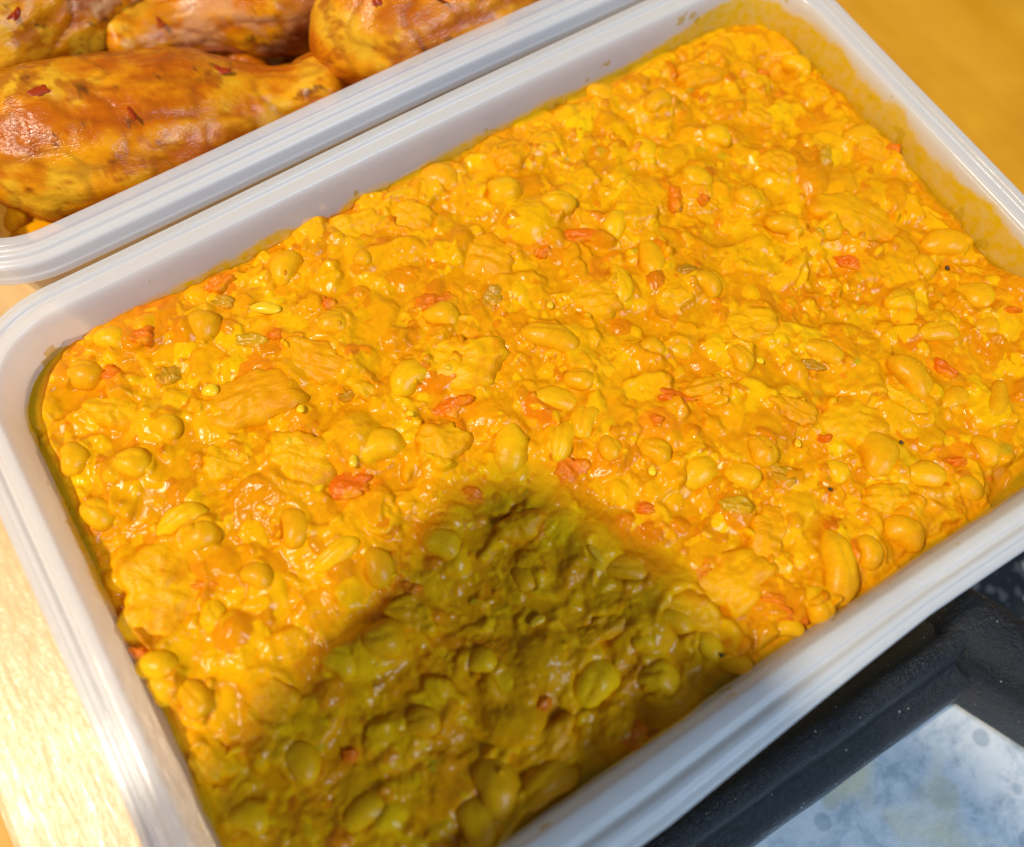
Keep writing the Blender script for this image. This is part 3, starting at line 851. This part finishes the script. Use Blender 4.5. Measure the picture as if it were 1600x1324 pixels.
def granite_mat():
    m, nt, p = new_mat('speckled_stone')
    L = nt.links; co = objco(nt)
    v = N(nt, 'ShaderNodeTexVoronoi'); v.inputs['Scale'].default_value = 560; L.new(co, v.inputs['Vector'])
    rn = N(nt, 'ShaderNodeSeparateColor'); L.new(v.outputs['Color'], rn.inputs[0])
    c = ramp(nt, rn.outputs[0], [(0.0, (0.02, 0.022, 0.026)), (0.60, (0.035, 0.037, 0.042)), (0.63, (0.10, 0.10, 0.10)), (0.86, (0.45, 0.42, 0.36)), (1.0, (0.55, 0.52, 0.46))])
    c.color_ramp.interpolation = 'CONSTANT'
    L.new(c.outputs[0], p.inputs['Base Color']); p.inputs['Roughness'].default_value = 0.25
    return m
M_iron, M_hob, M_granite = iron_mat(), hob_mat(), granite_mat()
stone = slab('stone_slab', 58.5, 320, -330, -64, -95, -70, M_granite, 1.5)
tag(stone, 'black stone slab with pale speckles beside the gas hob', 'stone slab')
hob = slab('gas_hob', -260, 56.5, -330, -63.8, -95, -50, M_hob, 3.0, 3)
tag(hob, 'stained bluish steel gas hob top with pale water rings', 'gas hob')
grate = empty('pan_support', (0, -67, -50))
tag(grate, 'black cast iron pan support bar beside the stew container', 'pan support')
BAR = chaikin([(4.0, -47.2), (3.4, -40), (2.2, -33), (1.2, -30.6), (-0.4, -30.0), (-2.2, -30.2), (-3.6, -31.4), (-4.4, -34.0), (-5.2, -35.2), (-8.4, -36.6), (-10.4, -38.6), (-11.2, -42.0), (-11.6, -47.2)], 2)
def sweep(name, path, prof, scale_end=None):
    """run a profile (across, height) along a path in the plane; the across axis points left of travel"""
    P = [np.array(p, float) for p in path]
    V, F = [], []
    for i, p in enumerate(P):
        a = P[max(i - 1, 0)]; b = P[min(i + 1, len(P) - 1)]
        d = (b - a) / np.linalg.norm(b - a); nrm = np.array([-d[1], d[0]])
        k = scale_end(i / (len(P) - 1)) if scale_end else 1.0
        for o, z in prof:
            q = p + nrm * o * k
            zz = -47.2 + (z + 47.2) * (1 + (k - 1) * 0.35)
            w = 0.25 * mnoise.noise(Vector((q[0] * .12, q[1] * .12, zz * .2)))
            V.append((q[0], q[1] + 67 + w, zz + 50 + w))
    m = len(prof)
    for i in range(len(P) - 1):
        for k in range(m - 1):
            F.append((i * m + k, i * m + k + 1, (i + 1) * m + k + 1, (i + 1) * m + k))
        F.append((i * m + m - 1, i * m, (i + 1) * m, (i + 1) * m + m - 1))
    F.append(tuple(reversed(range(m)))); F.append(tuple(range((len(P) - 1) * m, len(P) * m)))
    return mesh_obj(name, V, F, M_iron, grate)
path = [(-230 + i * 4.0, -67.0) for i in range(66)]
sweep('bar', path + [(33 + 2 * i, -67) for i in range(6)], BAR)
arm = [(41 + 0.45 * t, -63.5 - t * 1.0 + 0.0) for t in np.linspace(0, 120, 40)]
BAR2 = chaikin([(9.5, -47.2), (8.6, -40), (7.4, -32.0), (5.0, -29.6), (-2.5, -29.8), (-6.0, -33.0), (-7.5, -40.0), (-8.5, -47.2)], 2)
sweep('bar', arm, BAR2)
for fxy in ((40, -68), (-60, -70), (-180, -70), (80, -150)):
    cyl = [(fxy[0] + 3.2 * math.cos(a), fxy[1] + 67 + 3.2 * math.sin(a), z) for z in (0.02, 5.0) for a in np.linspace(0, 2 * math.pi, 12, endpoint=False)]
    fc = [(i, (i + 1) % 12, 12 + (i + 1) % 12, 12 + i) for i in range(12)] + [tuple(reversed(range(12))), tuple(range(12, 24))]
    mesh_obj('foot', cyl, fc, M_iron, grate)

# ------------------------------------------------------------------ the phone that takes the picture and the hand that holds it (their shadow falls on the stew)
def simple_mat(name, col, rough):
    m, nt, p = new_mat(name)
    n = noise_tex(nt, 300, 3, .5, objco(nt))
    c = mixc(nt, gmap(nt, n.outputs['Fac'], .3, .7), tuple(x * .85 for x in col), col)
    nt.links.new(c, p.inputs['Base Color']); p.inputs['Roughness'].default_value = rough
    return m
M_phone = simple_mat('phone_glass', (0.02, 0.02, 0.025), 0.2)
M_skin = simple_mat('skin', (0.30, 0.15, 0.09), 0.5)
ZP = 146.0
def occl(sx, sy, zs=-6.0, z=ZP):
    Lp = np.array(LAMP_DIR) * 1200.0
    s_ = np.array([sx, sy, zs])
    return s_ + (Lp - s_) * (z - zs) / (Lp[2] - zs)
apex = occl(-20.0, -2.5)
eL = np.array([-0.955, -0.296]); eD = np.array([0.296, -0.955]) * 0.0 + np.array([0.12, -0.993])
eL = np.array([-0.951, -0.309]); eD = np.array([0.309, -0.951])
phone = empty('smartphone', (apex[0], apex[1], ZP))
tag(phone, 'dark smartphone held above the stew, outside the picture', 'smartphone')
def rr2(w, h, r, n=8):
    pts = []
    for cx, cy, a0 in ((w - r, h - r, 0), (r, h - r, 90), (r, r, 180), (w - r, r, 270)):
        pts += [(cx + r * math.cos(math.radians(a0 + 90 * k / n)), cy + r * math.sin(math.radians(a0 + 90 * k / n))) for k in range(n + 1)]
    return pts
def phone_part(name, x0, y0, w, h, r, z0, z1, mat):
    pts = rr2(w, h, r)
    V = []
    for z in (z0, z1):
        for a, b in pts:
            q = eL * (a + x0) + eD * (b + y0)
            V.append((q[0], q[1], z))
    n = len(pts)
    F = [(i, (i + 1) % n, n + (i + 1) % n, n + i) for i in range(n)] + [tuple(reversed(range(n))), tuple(range(n, 2 * n))]
    return mesh_obj(name, V, F, mat, phone, smooth=False)
phone_part('body', 0, 0, 76, 158, 5.5, 0, 8, M_phone)
phone_part('camera_bump', 5, 5, 30, 32, 6, -2.2, 0, M_phone)
def skin_mesh(name, chains, mat, parent=None):
    V, E, Rr = [], [], []
    idx_ = {}
    for ch in chains:
        prev = None
        for (x, y, z, r) in ch:
            k = (round(x, 2), round(y, 2), round(z, 2))
            if k not in idx_:
                idx_[k] = len(V); V.append(Vector((x, y, z)) * S); Rr.append(r * S)
            if prev is not None: E.append((prev, idx_[k]))
            prev = idx_[k]
    me = bpy.data.meshes.new(name); me.from_pydata(V, E, []); me.update()
    o = bpy.data.objects.new(name, me); COL.objects.link(o)
    md = o.modifiers.new('skin', 'SKIN')
    for i, sv in enumerate(me.skin_vertices[0].data):
        sv.radius = (Rr[i], Rr[i]); sv.use_root = (i == 0)
    md.use_smooth_shade = True
    o.modifiers.new('sub', 'SUBSURF').levels = 2
    o.modifiers['sub'].render_levels = 2
    me.materials.append(mat)
    return o
def ph(a, b, z, r):
    q = apex[:2] + eL * a + eD * b
    return (q[0], q[1], ZP + z, r)
palm = ph(86, 92, -2, 20); wrist = ph(112, 140, -8, 24); fore = ph(170, 240, -20, 30); fore2 = ph(260, 400, -60, 40)
kn = [ph(72, 30 + 22 * k, -11, 10) for k in range(4)]
chains = [[palm, wrist, fore, fore2]]
for k in range(4):
    b = 27 + 21 * k
    chains.append([palm, ph(78, b + 14, -12, 10.5), ph(50, b + 4, -12, 9.2), ph(20, b, -11, 8.4), ph(1.5, b - 1, -4, 7.6), ph(-1.5, b - 1, 6, 6.8)])
chains.append([palm, ph(82, 60, 12, 11), ph(60, 40, 18, 9.5), ph(44, 26, 16, 8.2)])
hand = skin_mesh('hand', chains, M_skin)
tag(hand, 'bare hand gripping the smartphone, outside the picture', 'hand')

# ------------------------------------------------------------------ checks
print('pieces', len(stew.children))
